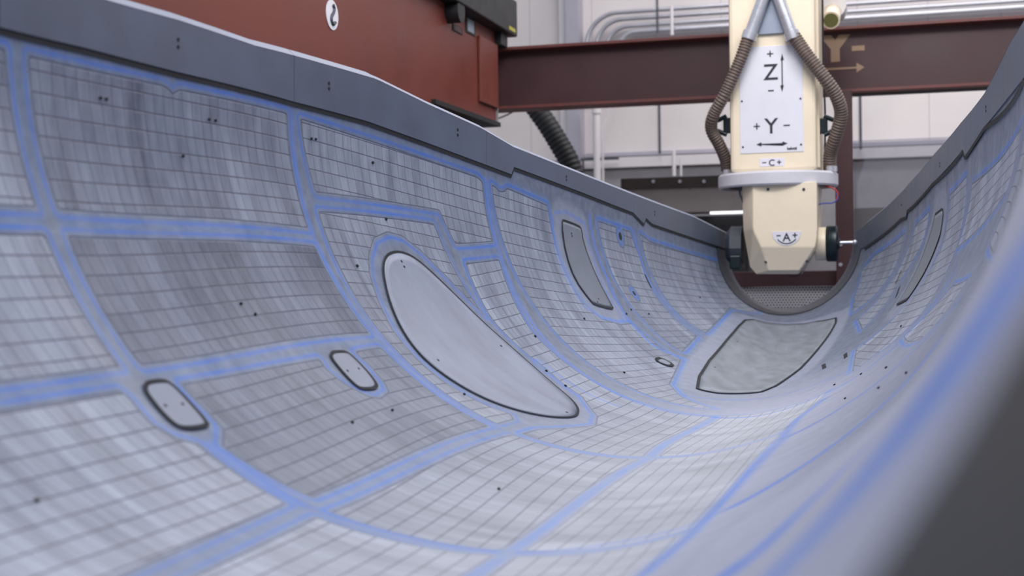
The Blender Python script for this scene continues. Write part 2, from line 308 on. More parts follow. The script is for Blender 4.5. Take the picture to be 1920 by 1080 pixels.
# material of the laminated surface: scribed tiles, blue chalk along every panel edge
def shell_material():
    t = NT('scribed_resin'); b = t.bsdf
    uv = t.n('ShaderNodeUVMap', uv_map='UVMap').outputs[0]
    sep = t.n('ShaderNodeSeparateXYZ'); t.link(uv, sep.inputs[0]); u, v = sep.outputs[0], sep.outputs[1]
    sd = t.n('ShaderNodeAttribute', attribute_name='edge').outputs['Fac']
    tint = t.n('ShaderNodeAttribute', attribute_name='tint').outputs['Fac']
    chalk = t.n('ShaderNodeAttribute', attribute_name='chalk').outputs['Fac']
    wash = t.n('ShaderNodeAttribute', attribute_name='wash').outputs['Fac']
    crisp = t.math('SUBTRACT', 1, wash)
    T = .044
    def line(c, wd, soft):
        f = t.math('FRACT', t.math('DIVIDE', c, T)); d = t.math('ABSOLUTE', t.math('SUBTRACT', f, .5))
        return t.mapr(d, .5 - (wd + soft) / T, .5 - wd / T, 0, 1, True)
    rows = line(v, .0008, .0018); cols = line(u, .0003, .0019)
    inside = t.mapr(sd, -.0175, -.0155, 1, 0)
    comb = t.n('ShaderNodeCombineXYZ'); t.link(t.math('FLOOR', t.math('DIVIDE', u, T)), comb.inputs[0]); t.link(t.math('FLOOR', t.math('DIVIDE', v, T)), comb.inputs[1])
    wn = t.n('ShaderNodeTexWhiteNoise', noise_dimensions='2D'); t.link(comb.outputs[0], wn.inputs[0]); tile = wn.outputs['Value']
    def stretched(su, sv, sh):
        c = t.n('ShaderNodeCombineXYZ'); t.link(t.math('MULTIPLY', t.math('ADD', u, t.math('MULTIPLY', v, sh)), su), c.inputs[0]); t.link(t.math('MULTIPLY', v, sv), c.inputs[1]); return c.outputs[0]
    n1 = t.noise(stretched(9, 1.3, .12), 1, 4, .6)        # streaky highlights round the barrel, put into the colour
    n2 = t.noise(stretched(1.2, 1.2, 0), 1.4, 4, .6)       # large patches
    n3 = t.noise(stretched(22, 22, 0), 1, 3, .6)
    br = t.math('ADD', .40, t.math('MULTIPLY', n1, .86))
    br = t.math('ADD', br, t.math('MULTIPLY', t.math('SUBTRACT', n2, .5), .55))
    br = t.math('ADD', br, t.math('MULTIPLY', t.math('SUBTRACT', n3, .5), .14))
    br = t.math('ADD', br, t.math('MULTIPLY', t.math('MULTIPLY', t.math('SUBTRACT', tile, .5), .10), inside))
    n4 = t.noise(stretched(34, 3.5, .16), 1, 3, .6)  # finer highlight streaks, painted into the colour as well
    br = t.math('ADD', br, t.math('MULTIPLY', t.math('SUBTRACT', n4, .5), .42))
    br = t.math('MULTIPLY', br, t.math('ADD', 1, t.math('MULTIPLY', tint, .75)))
    base = t.mix(t.mapr(br, .45, 1.45, 0, 1), lin(50, 63, 88), lin(180, 190, 208))
    base = t.mix(t.mapr(n2, .35, .65, 0, .12), base, lin(150, 148, 160))
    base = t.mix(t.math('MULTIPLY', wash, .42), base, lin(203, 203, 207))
    # plain land between the panels
    land = t.mix(t.mapr(n3, .3, .7, 0, 1), lin(90, 101, 124), lin(114, 124, 145))
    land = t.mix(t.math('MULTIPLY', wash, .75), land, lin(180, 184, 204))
    col = t.mix(inside, land, base)
    dark = lin(52, 54, 76)
    col = t.mix(t.math('MULTIPLY', t.math('MULTIPLY', rows, inside), t.math('SUBTRACT', .80, t.math('MULTIPLY', wash, .35))), col, dark)
    col = t.mix(t.math('MULTIPLY', t.math('MULTIPLY', cols, inside), t.math('MULTIPLY', crisp, .62)), col, dark)
    # dark scribe at the panel edge
    e = t.math('DIVIDE', t.math('ADD', sd, .0155), .0022)
    g = t.math('EXPONENT', t.math('MULTIPLY', t.math('MULTIPLY', e, e), -1))
    col = t.mix(t.math('MULTIPLY', g, t.math('SUBTRACT', .66, t.math('MULTIPLY', wash, .5))), col, dark)
    # blue chalk: a firm line and a smeared halo
    def gauss(c, wd):
        e = t.math('DIVIDE', t.math('SUBTRACT', sd, c), wd); return t.math('EXPONENT', t.math('MULTIPLY', t.math('MULTIPLY', e, e), -1))
    nb = t.noise(stretched(3.5, 3.5, 0), 1, 4, .7)
    k = t.mapr(nb, .32, .62, .45, 1.0)
    blue = t.math('MULTIPLY', gauss(.001, .0060), t.math('MULTIPLY', k, .92))
    halo = t.math('MULTIPLY', gauss(.004, .014), t.math('MULTIPLY', k, t.mapr(u, 2.6, 3.2, .24, .45)))
    col = t.mix(halo, col, lin(100, 142, 206))
    col = t.mix(t.math('MULTIPLY', blue, t.math('SUBTRACT', 1, t.math('MULTIPLY', wash, .50))), col, t.mix(wash, lin(56, 104, 190), lin(118, 158, 222)))
    col = t.mix(t.math('MULTIPLY', chalk, t.mapr(nb, .3, .6, .7, 1)), col, lin(70, 120, 212))
    t.link(col, b.inputs['Base Color'])
    t.link(t.mapr(n1, .3, .7, .38, .60), b.inputs['Roughness']); b.inputs['Specular IOR Level'].default_value = .45
    bp = t.n('ShaderNodeBump'); bp.inputs['Strength'].default_value = .35; bp.inputs['Distance'].default_value = .002
    hgt = t.math('SUBTRACT', 1, t.math('MAXIMUM', t.math('MULTIPLY', t.math('MAXIMUM', rows, cols), inside), g))
    t.link(hgt, bp.inputs['Height']); t.link(bp.outputs[0], b.inputs['Normal'])
    return t.m
M = {}
M['shell'] = shell_material()
M['flange'] = mat('flange_laminate', (86, 95, 114), .45, 0, .14, 5, .45)
M['flange_edge'] = mat('lit_bevel', (134, 140, 160), .5, 0, .08, 12)  # paler than the plates: overhead light on the bevel put into the colour
M['gap'] = mat('joint_shadow', (22, 22, 30), .8, 0, .05)
M['insert_small'] = mat('small_insert_resin', (124, 132, 150), .45, 0, .12, 8, .45)
M['insert_window'] = mat('window_insert_resin', (108, 116, 130), .45, 0, .12, 8, .45)
M['insert'] = mat('insert_resin', (128, 136, 155), .42, 0, .16, 4, .45, stretch=(1, 2.5, 1))
M['insert_door'] = mat('sanded_insert_resin', (118, 126, 137), .42, 0, .20, 6, .45, stretch=(3, 1, 1))
M['hole'] = mat('hole_dark', (18, 18, 26), .7, 0, .05)
M['endflange'] = mat('dark_laminate', (40, 41, 45), .75, 0, .05)
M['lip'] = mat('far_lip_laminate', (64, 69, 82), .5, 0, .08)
M['halo'] = mat('blue_chalked_resin', (128, 150, 206), .5, 0, .1, 10)
M['frame_steel'] = mat('painted_steel_grey', (90, 92, 98), .5)

# inset of a polygon and the signed distance to it
def inset(P, r):
    P = np.array(P); n = len(P); A_ = np.sum(P[:, 0]*np.roll(P[:, 1], -1) - np.roll(P[:, 0], -1)*P[:, 1]); s = 1 if A_ > 0 else -1
    out = []
    for i in range(n):
        e0 = P[i]-P[i-1]; e1 = P[(i+1) % n]-P[i]; e0 /= np.linalg.norm(e0)+1e-9; e1 /= np.linalg.norm(e1)+1e-9
        n0 = s*np.array([-e0[1], e0[0]]); n1 = s*np.array([-e1[1], e1[0]]); q = n0+n1; q /= np.linalg.norm(q)+1e-9
        out.append(P[i] + q*r/max(.55, q.dot(n0)))
    return np.array(out)
def sdpoly(X, Y, P):
    d = np.full(X.shape, 1e9); ins = np.zeros(X.shape, bool); n = len(P)
    for i in range(n):
        ax_, ay_ = P[i]; bx, by = P[(i+1) % n]; ex, ey = bx-ax_, by-ay_
        t = np.clip(((X-ax_)*ex + (Y-ay_)*ey)/(ex*ex+ey*ey+1e-12), 0, 1)
        d = np.minimum(d, (X-ax_-t*ex)**2 + (Y-ay_-t*ey)**2)
        c = ((ay_ > Y) != (by > Y))
        with np.errstate(divide='ignore', invalid='ignore'): xi = ax_ + (Y-ay_)/(by-ay_ if by != ay_ else 1e-12)*ex
        ins ^= c & (X < xi)
    d = np.sqrt(d); return np.where(ins, -d, d)

ds = np.concatenate([np.arange(.35, 1.4, .015), np.arange(1.4, 8.5, .012), [8.5]])
NT_ = 350; AP = .055
D2 = np.repeat(ds[:, None], NT_ + 3, 1)
Wd = width(ds)[:, None]
tt = np.linspace(0, 1, NT_ + 1)[None, :]
W2 = np.concatenate([np.full((len(ds), 1), -AP), tt*Wd, Wd + AP], 1)
inner = toL(surf(D2, W2))
edge = np.full(D2.shape, .3); tintA = np.zeros(D2.shape)
RAD = .014
BASEV = np.zeros(D2.shape, int); VOFF = np.zeros(D2.shape)
for tn, bs, vo, P in PANELS:
    Q = inset(P, RAD); lo = Q.min(0)-.15; hi = Q.max(0)+.15
    mk = (D2 > lo[0]) & (D2 < hi[0]) & (W2 > lo[1]) & (W2 < hi[1])
    if not mk.any(): continue
    s_ = sdpoly(D2[mk], W2[mk], Q) - RAD
    bv = BASEV[mk]; bv[s_ < edge[mk]] = 'LRC'.index(bs); BASEV[mk] = bv; ov = VOFF[mk]; ov[s_ < edge[mk]] = vo; VOFF[mk] = ov
    edge[mk] = np.minimum(edge[mk], s_)
    tv = tintA[mk]; tv[s_ < 0] = tn; tintA[mk] = tv
# a chalk ring round the hole and the small marks
for hd, hw in HOLE:
    r = np.sqrt((D2-hd)**2 + (W2-hw)**2); q = .040 if (hd, hw) == HOLE[0] else .03
    edge = np.where(r < q + .1, np.maximum(edge, q - r), edge)
# row coordinate: measured from the left rim on the left, from the right rim on the right
_unused = np.interp(ds, [.4, 1.75, 2.756, 3.64, 4.97, 5.6, 6.1, 8.5], [1.6, 1.795, 1.92, 1.99, 1.86, 1.40, 1.2, .63])[:, None]
V2 = np.choose(BASEV, [W2 + 4.4 - VOFF, Wd - W2 + 8.8, W2 - Wd/2 + 13.2])
chalkA = np.zeros(D2.shape)
for wd_, st_, P in CHALK:
    dm = np.full(D2.shape, 1e9)
    for (ax_, ay_), (bx, by) in zip(P[:-1], P[1:]):
        ex, ey = bx-ax_, by-ay_; t = np.clip(((D2-ax_)*ex + (W2-ay_)*ey)/(ex*ex+ey*ey+1e-12), 0, 1)
        dm = np.minimum(dm, (D2-ax_-t*ex)**2 + (W2-ay_-t*ey)**2)
    chalkA = np.maximum(chalkA, st_*np.exp(-dm/wd_**2))
# rubbed pale by feet and dust along the bottom and towards the near end
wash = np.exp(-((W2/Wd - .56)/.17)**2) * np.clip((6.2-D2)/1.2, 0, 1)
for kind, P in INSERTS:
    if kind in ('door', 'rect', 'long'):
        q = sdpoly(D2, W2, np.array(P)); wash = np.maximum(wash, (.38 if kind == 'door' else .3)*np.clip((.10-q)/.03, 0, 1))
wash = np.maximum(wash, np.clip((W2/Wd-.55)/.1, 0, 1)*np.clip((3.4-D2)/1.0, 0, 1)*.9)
U2 = D2 - 2.6865 + 10*.044
nd, nt = D2.shape
idx = np.arange(nd*nt).reshape(nd, nt)
f_in = np.stack([idx[:-1, :-1], idx[:-1, 1:], idx[1:, 1:], idx[1:, :-1]], -1).reshape(-1, 4)
me = bpy.data.meshes.new('shell')
me.from_pydata(inner.reshape(-1, 3).tolist(), [], f_in.tolist()); me.update()
for nm, arr in (('edge', edge), ('tint', tintA), ('chalk', chalkA), ('wash', wash)):
    a_ = me.attributes.new(nm, 'FLOAT', 'POINT'); a_.data.foreach_set('value', arr.reshape(-1).astype(np.float32))
uvl = me.uv_layers.new(name='UVMap'); li = np.empty(len(me.loops), np.int32); me.loops.foreach_get('vertex_index', li)
uvs = np.stack([U2.reshape(-1)[li], V2.reshape(-1)[li]], -1)
fi = uvs.reshape(-1, 4, 2); jump = (fi[:, :, 1].max(1) - fi[:, :, 1].min(1)) > 1          # quads across the seam
fi[jump, :, 1] = fi[jump, :1, 1]
uvl.data.foreach_set('uv', fi.reshape(-1).astype(np.float32))
me.polygons.foreach_set('use_smooth', [True]*len(me.polygons)); me.materials.append(M['shell'])
shell = bpy.data.objects.new('shell', me); C.objects.link(shell); shell.parent = mold
# back of the shell: a coarse outer skin, closed along the rims and ends
def strip_mesh(name, dd, cols, m, parent, close=False, smooth=False):
    """cols: list of (w array, off array) -> lofted strip"""
    P = np.stack([toL(surf(dd, c[0], c[1])) for c in cols], 1); n, k = P.shape[:2]; ix = np.arange(n*k).reshape(n, k)
    f = np.stack([ix[:-1, :-1], ix[:-1, 1:], ix[1:, 1:], ix[1:, :-1]], -1).reshape(-1, 4).tolist()
    if close:
        f += np.stack([ix[:-1, -1], ix[:-1, 0], ix[1:, 0], ix[1:, -1]], -1).tolist()
        f += [ix[0].tolist(), ix[-1][::-1].tolist()]
    o = mesh_obj(name, P.reshape(-1, 3), f, m, parent, smooth)
    bm = bmesh.new(); bm.from_mesh(o.data); bmesh.ops.recalc_face_normals(bm, faces=bm.faces); bm.to_mesh(o.data); bm.free()
    return o
dd = np.linspace(.35, 8.5, 60); z0 = np.zeros_like(dd); Wf = width(dd)
strip_mesh('outer_skin', dd, [(-AP + z0, z0 - .0005)] + [(Wf*q, z0 - .05) for q in np.linspace(0, 1, 41)] + [(Wf + AP, z0 - .0005)], M['frame_steel'], mold, smooth=True)

# rim flanges: separate plates butted end to end, each with a paler bevelled outer edge
gl = np.array(GAP_L); gr = np.array(GAP_R); tl = np.array(TOP_L); tr = np.array(TOP_R)
def gapL(d): return np.interp(d, gl[:, 0], gl[:, 1])
def gapR(d): return np.interp(d, np.concatenate([[.4], gr[:, 0]]), np.concatenate([[.006], gr[:, 1]]))
def topL(d): return np.interp(d, np.concatenate([[.4], tl[:, 0]]), np.concatenate([[.125], tl[:, 1]]))
def topR(d): return np.interp(d, np.concatenate([[.4], tr[:, 0]]), np.concatenate([[.17], tr[:, 1]]))
GW = .011
def flange(side, d0, d1):
    dd = np.unique(np.concatenate([np.linspace(d0+.0015, d1-.0015, 60), [x for x in (gl if side == 'L' else gr)[:, 0] if d0 < x < d1], [x for x in (tl if side == 'L' else tr)[:, 0] if d0 < x < d1]]))
    z = np.zeros_like(dd)
    if side == 'L': g, t_ = gapL(dd) + GW/2, topL(dd); w_ = lambda h: -h
    else: g, t_ = gapR(dd) + GW/2, topR(dd); w_ = lambda h: width(dd) + h
    c = np.where(dd < 4.3, .017, .012)
    pr = strip_mesh('flange_plate', dd, [(w_(g), z + .001), (w_(g + .001), z + .004), (w_(t_), z + .004), (w_(t_), z - .10), (w_(t_ - .03), z - .10), (w_(t_ - .03), z - .03), (w_(g), z - .03)], M['flange'], mold, close=True)
    strip_mesh('lit_bevel', dd, [(w_(t_ - .0005), z + .0045), (w_(t_ + c), z + .004 - c), (w_(t_ + c), z - .1), (w_(t_), z - .1)], M['flange_edge'], pr, close=True)
for a, b in ((.9, 2.605), (2.605, 3.872), (3.872, 5.05), (5.05, 6.66), (6.66, 8.49)): flange('L', a, b)
for a, b in ((.9, 2.605), (2.605, 3.872), (3.872, 5.05), (5.05, 6.66), (6.66, 8.35)): flange('R', a, b)
def ribbon(name, pts, wd, off, m, parent, closed=False, wide_in_d=False):
    """flat band along a (d,w) polyline lying on the surface"""
    P = [np.array(p) for p in pts]; n = len(P); V = []; 
    for i in range(n):
        a_ = P[i-1] if (closed or i) else P[i]; b_ = P[(i+1) % n] if (closed or i < n-1) else P[i]
        e = b_ - a_; e = e/(np.linalg.norm(e)+1e-9); nn = np.array([-e[1], e[0]])
        for s_ in (-.5, .5): q = P[i] + nn*wd*s_; V.append(toL(surf(q[0], q[1], off)))
    F_ = [(2*i, 2*i+1, 2*((i+1) % n)+1, 2*((i+1) % n)) for i in range(n if closed else n-1)]
    return mesh_obj(name, V, F_, m, parent)
def dense(pts, step=.03, closed=False):
    out = []; n = len(pts)
    for i in range(n if closed else n-1):
        a_, b_ = np.array(pts[i]), np.array(pts[(i+1) % n]); k = max(1, int(np.linalg.norm(b_-a_)/step))
        out += [tuple(a_ + (b_-a_)*j/k) for j in range(k)]
    if not closed: out.append(tuple(pts[-1]))
    return out
gL = [(.9, 0.0)] + [(d, h) for d, h in GAP_L]
ribbon('joint_gap', dense([(d, -h) for d, h in gL]), GW+.004, .0022, M['gap'], mold)
gR = [(.9, .006)] + [(d, h) for d, h in GAP_R]
ribbon('joint_gap', dense([(d, float(width(d)) + h) for d, h in gR]), GW+.004, .0050, M['gap'], mold)

# inserts let into the surface: a dark joint and a slightly proud plate
def smooth_poly(P, k=4, it=2):
    for _ in range(it):
        Q = []
        for i in range(len(P)):
            a_, b_ = np.array(P[i]), np.array(P[(i+1) % len(P)]); Q += [a_*.75+b_*.25, a_*.25+b_*.75]
        P = Q
    return [np.array(p) for p in P]
def make_insert(kind, P):
    names = {'oval': ('fairing_insert', .008, M['insert']), 'small': ('rounded_insert', .0095, M['insert_small']), 'rect': ('window_insert', .0095, M['insert_window']),
             'door': ('door_insert', .013, M['insert_door']), 'tiny': ('slot_insert', .016, M['insert']), 'long': ('window_insert', .010, M['insert_window'])}
    nm, gw, m_ = names[kind]
    P = [np.array(p) for p in dense(P, .03, True)] if kind in ('door', 'long') else P
    P = smooth_poly(P, it=2 if kind in ('oval', 'small') else 1)
    A_ = np.array(P); c = A_.mean(0); n = len(P)
    if kind == 'door': c = np.array([6.75, .98])
    if kind == 'long': c = np.array([5.86, 2.19])
    In = inset(A_, gw/2)
    V = []; Fc = []; R_ = 14
    for j in range(R_ + 1):
        s_ = 1 - j/R_
        for p in In:
            q = c + (p-c)*max(s_, .001); V.append(toL(surf(q[0], q[1], .0035)))
    base = len(V)
    for p in In: V.append(toL(surf(p[0], p[1], .0002)))
    for j in range(R_):
        for i in range(n): Fc.append((j*n+i, j*n+(i+1) % n, (j+1)*n+(i+1) % n, (j+1)*n+i))
    for i in range(n): Fc.append((i, base+i, base+(i+1) % n, (i+1) % n))
    o = mesh_obj(nm, V, Fc, m_, mold)
    for p_ in o.data.polygons: p_.use_smooth = p_.index < R_*n
    bm = bmesh.new(); bm.from_mesh(o.data); bmesh.ops.recalc_face_normals(bm, faces=bm.faces); bm.to_mesh(o.data); bm.free()
    ribbon('joint_gap', P, gw, .0044, M['gap'], o, True)
    return o
for kind, P in INSERTS: make_insert(kind, P)
M['holes'] = M['hole']
def dot(d, w_, r, off, parent, name='locating_hole', ry=1.0):
    V = []; n = 12
    for k in range(n):
        th = 2*math.pi*k/n; V.append(toL(surf(d + r*math.cos(th), w_ + r*ry*math.sin(th), off)))
    for k in range(n):
        th = 2*math.pi*k/n; V.append(toL(surf(d + r*math.cos(th), w_ + r*ry*math.sin(th), off-.006)))
    Fc = [tuple(range(n))] + [(k, (k+1) % n, n+(k+1) % n, n+k) for k in range(n)]
    return mesh_obj(name, V, Fc, M['hole'], parent)
for d, w_ in HOLES: dot(d, w_, .0036 if d < 4 else .0045, .0045, mold)
for d, h, s_ in FLANGE_HOLES: dot(d, -h if s_ == 'L' else float(width(d)) + h, .005, .0055, mold)
dot(HOLE[0][0], HOLE[0][1], .020, .001, mold, 'round_port', 1.0)
dot(HOLE[1][0], HOLE[1][1], .014, .001, mold, 'round_port', .9)
for a_, b_ in SLOTS: ribbon('slot', dense([a_, b_], .02), .018, .001, M['hole'], mold)

# near end: dark flange band, out of focus beside the lens; far end: plain lip
dd = np.linspace(.08, .36, 14); z = np.zeros_like(dd); Wf = width(dd)
strip_mesh('end_flange', dd, [(Wf*q, z + .004) for q in np.linspace(0, 1, 60)], M['endflange'], mold, smooth=True)
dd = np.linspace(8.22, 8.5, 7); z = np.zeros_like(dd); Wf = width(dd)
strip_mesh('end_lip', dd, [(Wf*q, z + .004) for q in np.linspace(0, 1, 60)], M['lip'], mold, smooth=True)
bm = bmesh.new()   # outward collar at the far end
th = np.linspace(0, 1, 61); Wq = float(width(8.5))
P0 = toL(surf(np.full(61, 8.5), th*Wq, .004)); P1 = toL(surf(np.full(61, 8.5), th*Wq, -.12)); P2 = P1 + np.array([0, .03, 0]); P3 = P0 + np.array([0, .03, 0])
V = np.concatenate([P0, P1, P2, P3]); Fc = []
for j in range(4):
    for i in range(60): Fc.append((j*61+i, j*61+i+1, ((j+1) % 4)*61+i+1, ((j+1) % 4)*61+i))
bm.free(); mesh_obj('end_collar', V, Fc, M['flange'], mold)
# cradle under the mould
for d in (1.2, 2.8, 4.4, 6.0, 7.6):
    p = ring(d); zc = (p[1]+p[3])/2 - p[4]; xc = (p[0]+p[2])/2
    q = toL(np.array([xc, d, zc])); hw = .45*(p[2]-p[0])/2 + .05
    bm = bmesh.new(); add_box(bm, (q[0]-hw-.05, q[1]-.04, q[2]-.16), (q[0]+hw+.05, q[1]+.04, q[2]-.045), .004)
    cr_ = from_bm('cradle_beam', bm, M['frame_steel'], mold)
    for s_ in (-1, 1):
        bm = bmesh.new(); add_box(bm, (q[0]+s_*hw-.05, q[1]-.05, 0), (q[0]+s_*hw+.05, q[1]+.05, q[2]-.10), .004)
        from_bm('leg', bm, M['frame_steel'], cr_)

# ---------------------------------------------------------------- hall
M['wall'] = None
def wall_material():
    t = NT('white_wall_panels'); tc = t.n('ShaderNodeTexCoord'); sp = t.n('ShaderNodeSeparateXYZ'); t.link(tc.outputs['Object'], sp.inputs[0])
    f = t.math('ABSOLUTE', t.math('SUBTRACT', t.math('FRACT', t.math('DIVIDE', t.math('ADD', sp.outputs[0], .12), .62)), .5))
    ln = t.mapr(f, .490, .497, 0, 1, True)
    nz = t.noise(tc.outputs['Object'], 1.5, 3)
    c = t.mix(t.mapr(nz, .3, .7, 0, 1), lin(214, 208, 208), lin(226, 220, 219))
    t.link(t.mix(t.math('MULTIPLY', ln, .55), c, lin(150, 148, 156)), t.bsdf.inputs['Base Color'])
    t.bsdf.inputs['Roughness'].default_value = .5
    return t.m
M['wall'] = wall_material()
M['kick'] = mat('kick_panel_grey', (96, 94, 98), .5, 0, .05)
M['concrete'] = mat('concrete_floor', (120, 120, 122), .7, 0, .15, 3)
M['white'] = mat('white_paint', (222, 218, 220), .45, 0, .03)
M['greycol'] = mat('grey_column_paint', (168, 166, 178), .5, 0, .04)
M['maroon'] = mat('maroon_beam_paint', (70, 42, 48), .5, 0, .12, 4)
M['maroon_edge'] = mat('worn_maroon_paint', (112, 62, 60), .5, 0, .12, 10)
M['red'] = mat('oxide_red_paint', (110, 54, 47), .45, 0, .10, 2.2, .3)
M['black'] = mat('black_rubber', (26, 28, 32), .6, 0, .15, 8)
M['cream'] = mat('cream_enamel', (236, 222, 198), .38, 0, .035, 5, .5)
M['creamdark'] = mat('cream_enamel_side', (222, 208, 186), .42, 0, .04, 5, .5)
M['plate'] = mat('white_sign_plate', (222, 222, 232), .35, 0, .03, 6)
M['ink'] = mat('black_print', (34, 36, 52), .5, 0, .05)
M['steel'] = mat('brushed_steel', (196, 198, 208), .28, .55, .1, 8)
M['conduit'] = mat('galvanised_conduit', (188, 188, 196), .35, .6, .08, 8)
M['hose'] = mat('brown_grey_hose', (104, 90, 84), .55, .1, .18, 20)
M['darkgrey'] = mat('dark_grey_casting', (74, 78, 88), .5, .2, .12, 8)
M['blackpart'] = mat('black_anodised', (22, 36, 42), .35, .3, .1, 8)
M['ring'] = mat('white_ring_enamel', (206, 206, 214), .4, 0, .06, 7)
M['tan'] = mat('tan_stencil_paint', (168, 140, 116), .6, 0, .06)
M['coverplate'] = mat('blue_grey_cover', (148, 158, 176), .35, .3, .06)
M['hood'] = mat('brown_grey_hood', (156, 150, 147), .3, .4, .12, 2)
M['hood_dark'] = mat('dark_hood', (62, 56, 53), .4, .2, .1)
M['lowgrey'] = mat('grey_guard_sheet', (158, 156, 160), .4, .2, .06)
M['mesh_metal'] = mat('galvanised_mesh', (150, 150, 152), .4, .6, .06)
M['wire_red'] = mat('red_wire', (170, 40, 50), .5); M['wire_blue'] = mat('blue_wire', (70, 80, 150), .5)
M['olive'] = mat('olive_lens', (104, 104, 62), .3, 0, .05)
M['yellow'] = mat('yellow_mark', (170, 160, 70), .6)
M['lamp'] = mat('lamp_tube', (255, 255, 255), .5, emit=((250, 250, 255), 1.6))
def glass():
    t = NT('clear_guard_plastic'); tr = t.n('ShaderNodeBsdfTransparent'); tr.inputs[0].default_value = (.80, .80, .83, 1)
    gl_ = t.n('ShaderNodeBsdfGlossy'); gl_.inputs['Roughness'].default_value = .04; gl_.inputs['Color'].default_value = (.9, .9, .9, 1)
    fr = t.n('ShaderNodeFresnel'); fr.inputs[0].default_value = 1.5
    mx = t.n('ShaderNodeMixShader'); t.link(t.math('ADD', fr.outputs[0], .06), mx.inputs[0]); t.link(tr.outputs[0], mx.inputs[1]); t.link(gl_.outputs[0], mx.inputs[2])
    t.link(mx.outputs[0], t.t.nodes['Material Output'].inputs[0]); return t.m
M['glass'] = glass()
def perforated():
    t = NT('perforated_sheet'); tc = t.n('ShaderNodeTexCoord'); mp = t.n('ShaderNodeMapping'); mp.inputs['Scale'].default_value = (1, 1, 1)
    t.link(tc.outputs['Object'], mp.inputs[0]); sp = t.n('ShaderNodeSeparateXYZ'); t.link(mp.outputs[0], sp.inputs[0])
    S = .021
    y = t.math('DIVIDE', sp.outputs[2], S*.8); row = t.math('FLOOR', y)
    x = t.math('ADD', t.math('DIVIDE', sp.outputs[0], S), t.math('MULTIPLY', row, .5))
    fx = t.math('SUBTRACT', t.math('FRACT', x), .5); fy = t.math('SUBTRACT', t.math('FRACT', y), .5)
    r = t.math('SQRT', t.math('ADD', t.math('MULTIPLY', fx, fx), t.math('MULTIPLY', fy, fy)))
    k = t.mapr(r, .30, .38, 0, 1)
    t.link(t.mix(k, lin(60, 60, 68), lin(225, 225, 232)), t.bsdf.inputs['Base Color']); t.bsdf.inputs['Roughness'].default_value = .45
    return t.m
M['perf'] = perforated()

bw = 13.0
bbox1('floor', (-9, -2, -.1), (11, bw, 0), M['concrete'], None, None, structure=True)
bbox1('wall_back', (-9, bw, 0), (11, bw + .2, 8), M['wall'], None, None, structure=True)
# things on the back wall
def apt(x, y, b): p = at(x, y, b); return p.x, p.z
# grey and white structural column
a0 = at(1046, 150, bw - .2).x; a1 = at(1063, 150, bw - .2).x; a2 = at(1086, 150, bw - .2).x
bbox1('trim_1', (a0, bw - .12, 0), (a1, bw, 8), M['white'], None, None, structure=True)
bbox1('trim_2', (a1, bw - .22, 0), (a2, bw, 8), M['greycol'], None, None, structure=True)
# horizontal girt rails
zt = at(1220, 293, bw - .1).z; zb = at(1220, 312, bw - .1).z
bbox1('trim_3', (a2 + .02, bw - .12, zb), (7, bw, zt), M['white'], None, None, structure=True)
zq = at(1220, 287, bw - .1).z
bbox1('trim_4', (a2 + .02, bw - .05, zq - .012), (7, bw, zq + .022), M['greycol'], None, None, structure=True)
bbox1('trim_5', (-7, bw - .05, zq - .10), (a0 - .02, bw, zq - .03), M['greycol'], None, None, structure=True)
bbox1('trim_6', (-7, bw - .06, 0), (7, bw, at(1220, 318, bw).z), M['lowgrey'], None, None, structure=True)
# conduits: four galvanised pipes bending down out of a horizontal run
grp = 'galvanised conduits along the wall'
for k, (yy, xl, lab) in enumerate([(14, 1100, 'topmost galvanised conduit of the bundle, with the widest bend above the maroon beam'),
                                   (27, 1118, 'second galvanised conduit from the top of the wall bundle'),
                                   (41, 1137, 'third galvanised conduit from the top of the wall bundle'),
                                   (53, 1160, 'lowest galvanised conduit of the wall bundle, with the tightest bend')]):
    b = bw - .16; z = at(1300, yy, b).z; xl_ = at(xl, 80, b).x; R_ = .30 - .045*k
    pts = [(xl_, b, at(1100, 150, b).z), (xl_, b, z - R_)] + [(xl_ + R_ - R_*math.cos(t_), b, z - R_ + R_*math.sin(t_)) for t_ in np.linspace(.1, math.pi/2, 9)] + [(6.5, b, z)]
    tube1('conduit', pts, .022 if k != 3 else .028, M['conduit'], lab, 'pipe', grp)
# vertical white pipe with coupling, two thin ones, hanging rods
x0 = at(1119, 250, bw - .3)
f = Frame('wall_pipe', 'thick white vertical pipe with a coupling, right of the black corrugated hose', 'pipe', (x0.x, bw - .3, 0))
f.tube('pipe', [(x0.x, bw - .3, 0), (x0.x, bw - .3, at(1119, 192, bw - .3).z)], .034, M['white'])
zc = at(1119, 205, bw - .3).z; f.tube('coupling', [(x0.x, bw - .3, zc - .04), (x0.x, bw - .3, zc + .04)], .045, M['white'])
f.box('pipe_clamp', (x0.x - .16, bw - .31, at(1119, 305, bw).z), (x0.x + .2, bw - .25, at(1119, 301, bw).z), M['darkgrey'])
x1 = at(1140, 250, bw - .2).x
tube1('thin_pipe', [(x1, bw - .45, .0), (x1, bw - .45, at(1140, 240, bw - .2).z), (x1 + .10, bw - .45, at(1140, 205, bw - .2).z), (x1 + .14, bw - .45, at(1140, 186, bw - .2).z)], .010, M['white'], 'thin white cable pipe bending towards the beam, beside the thick white pipe', 'pipe')
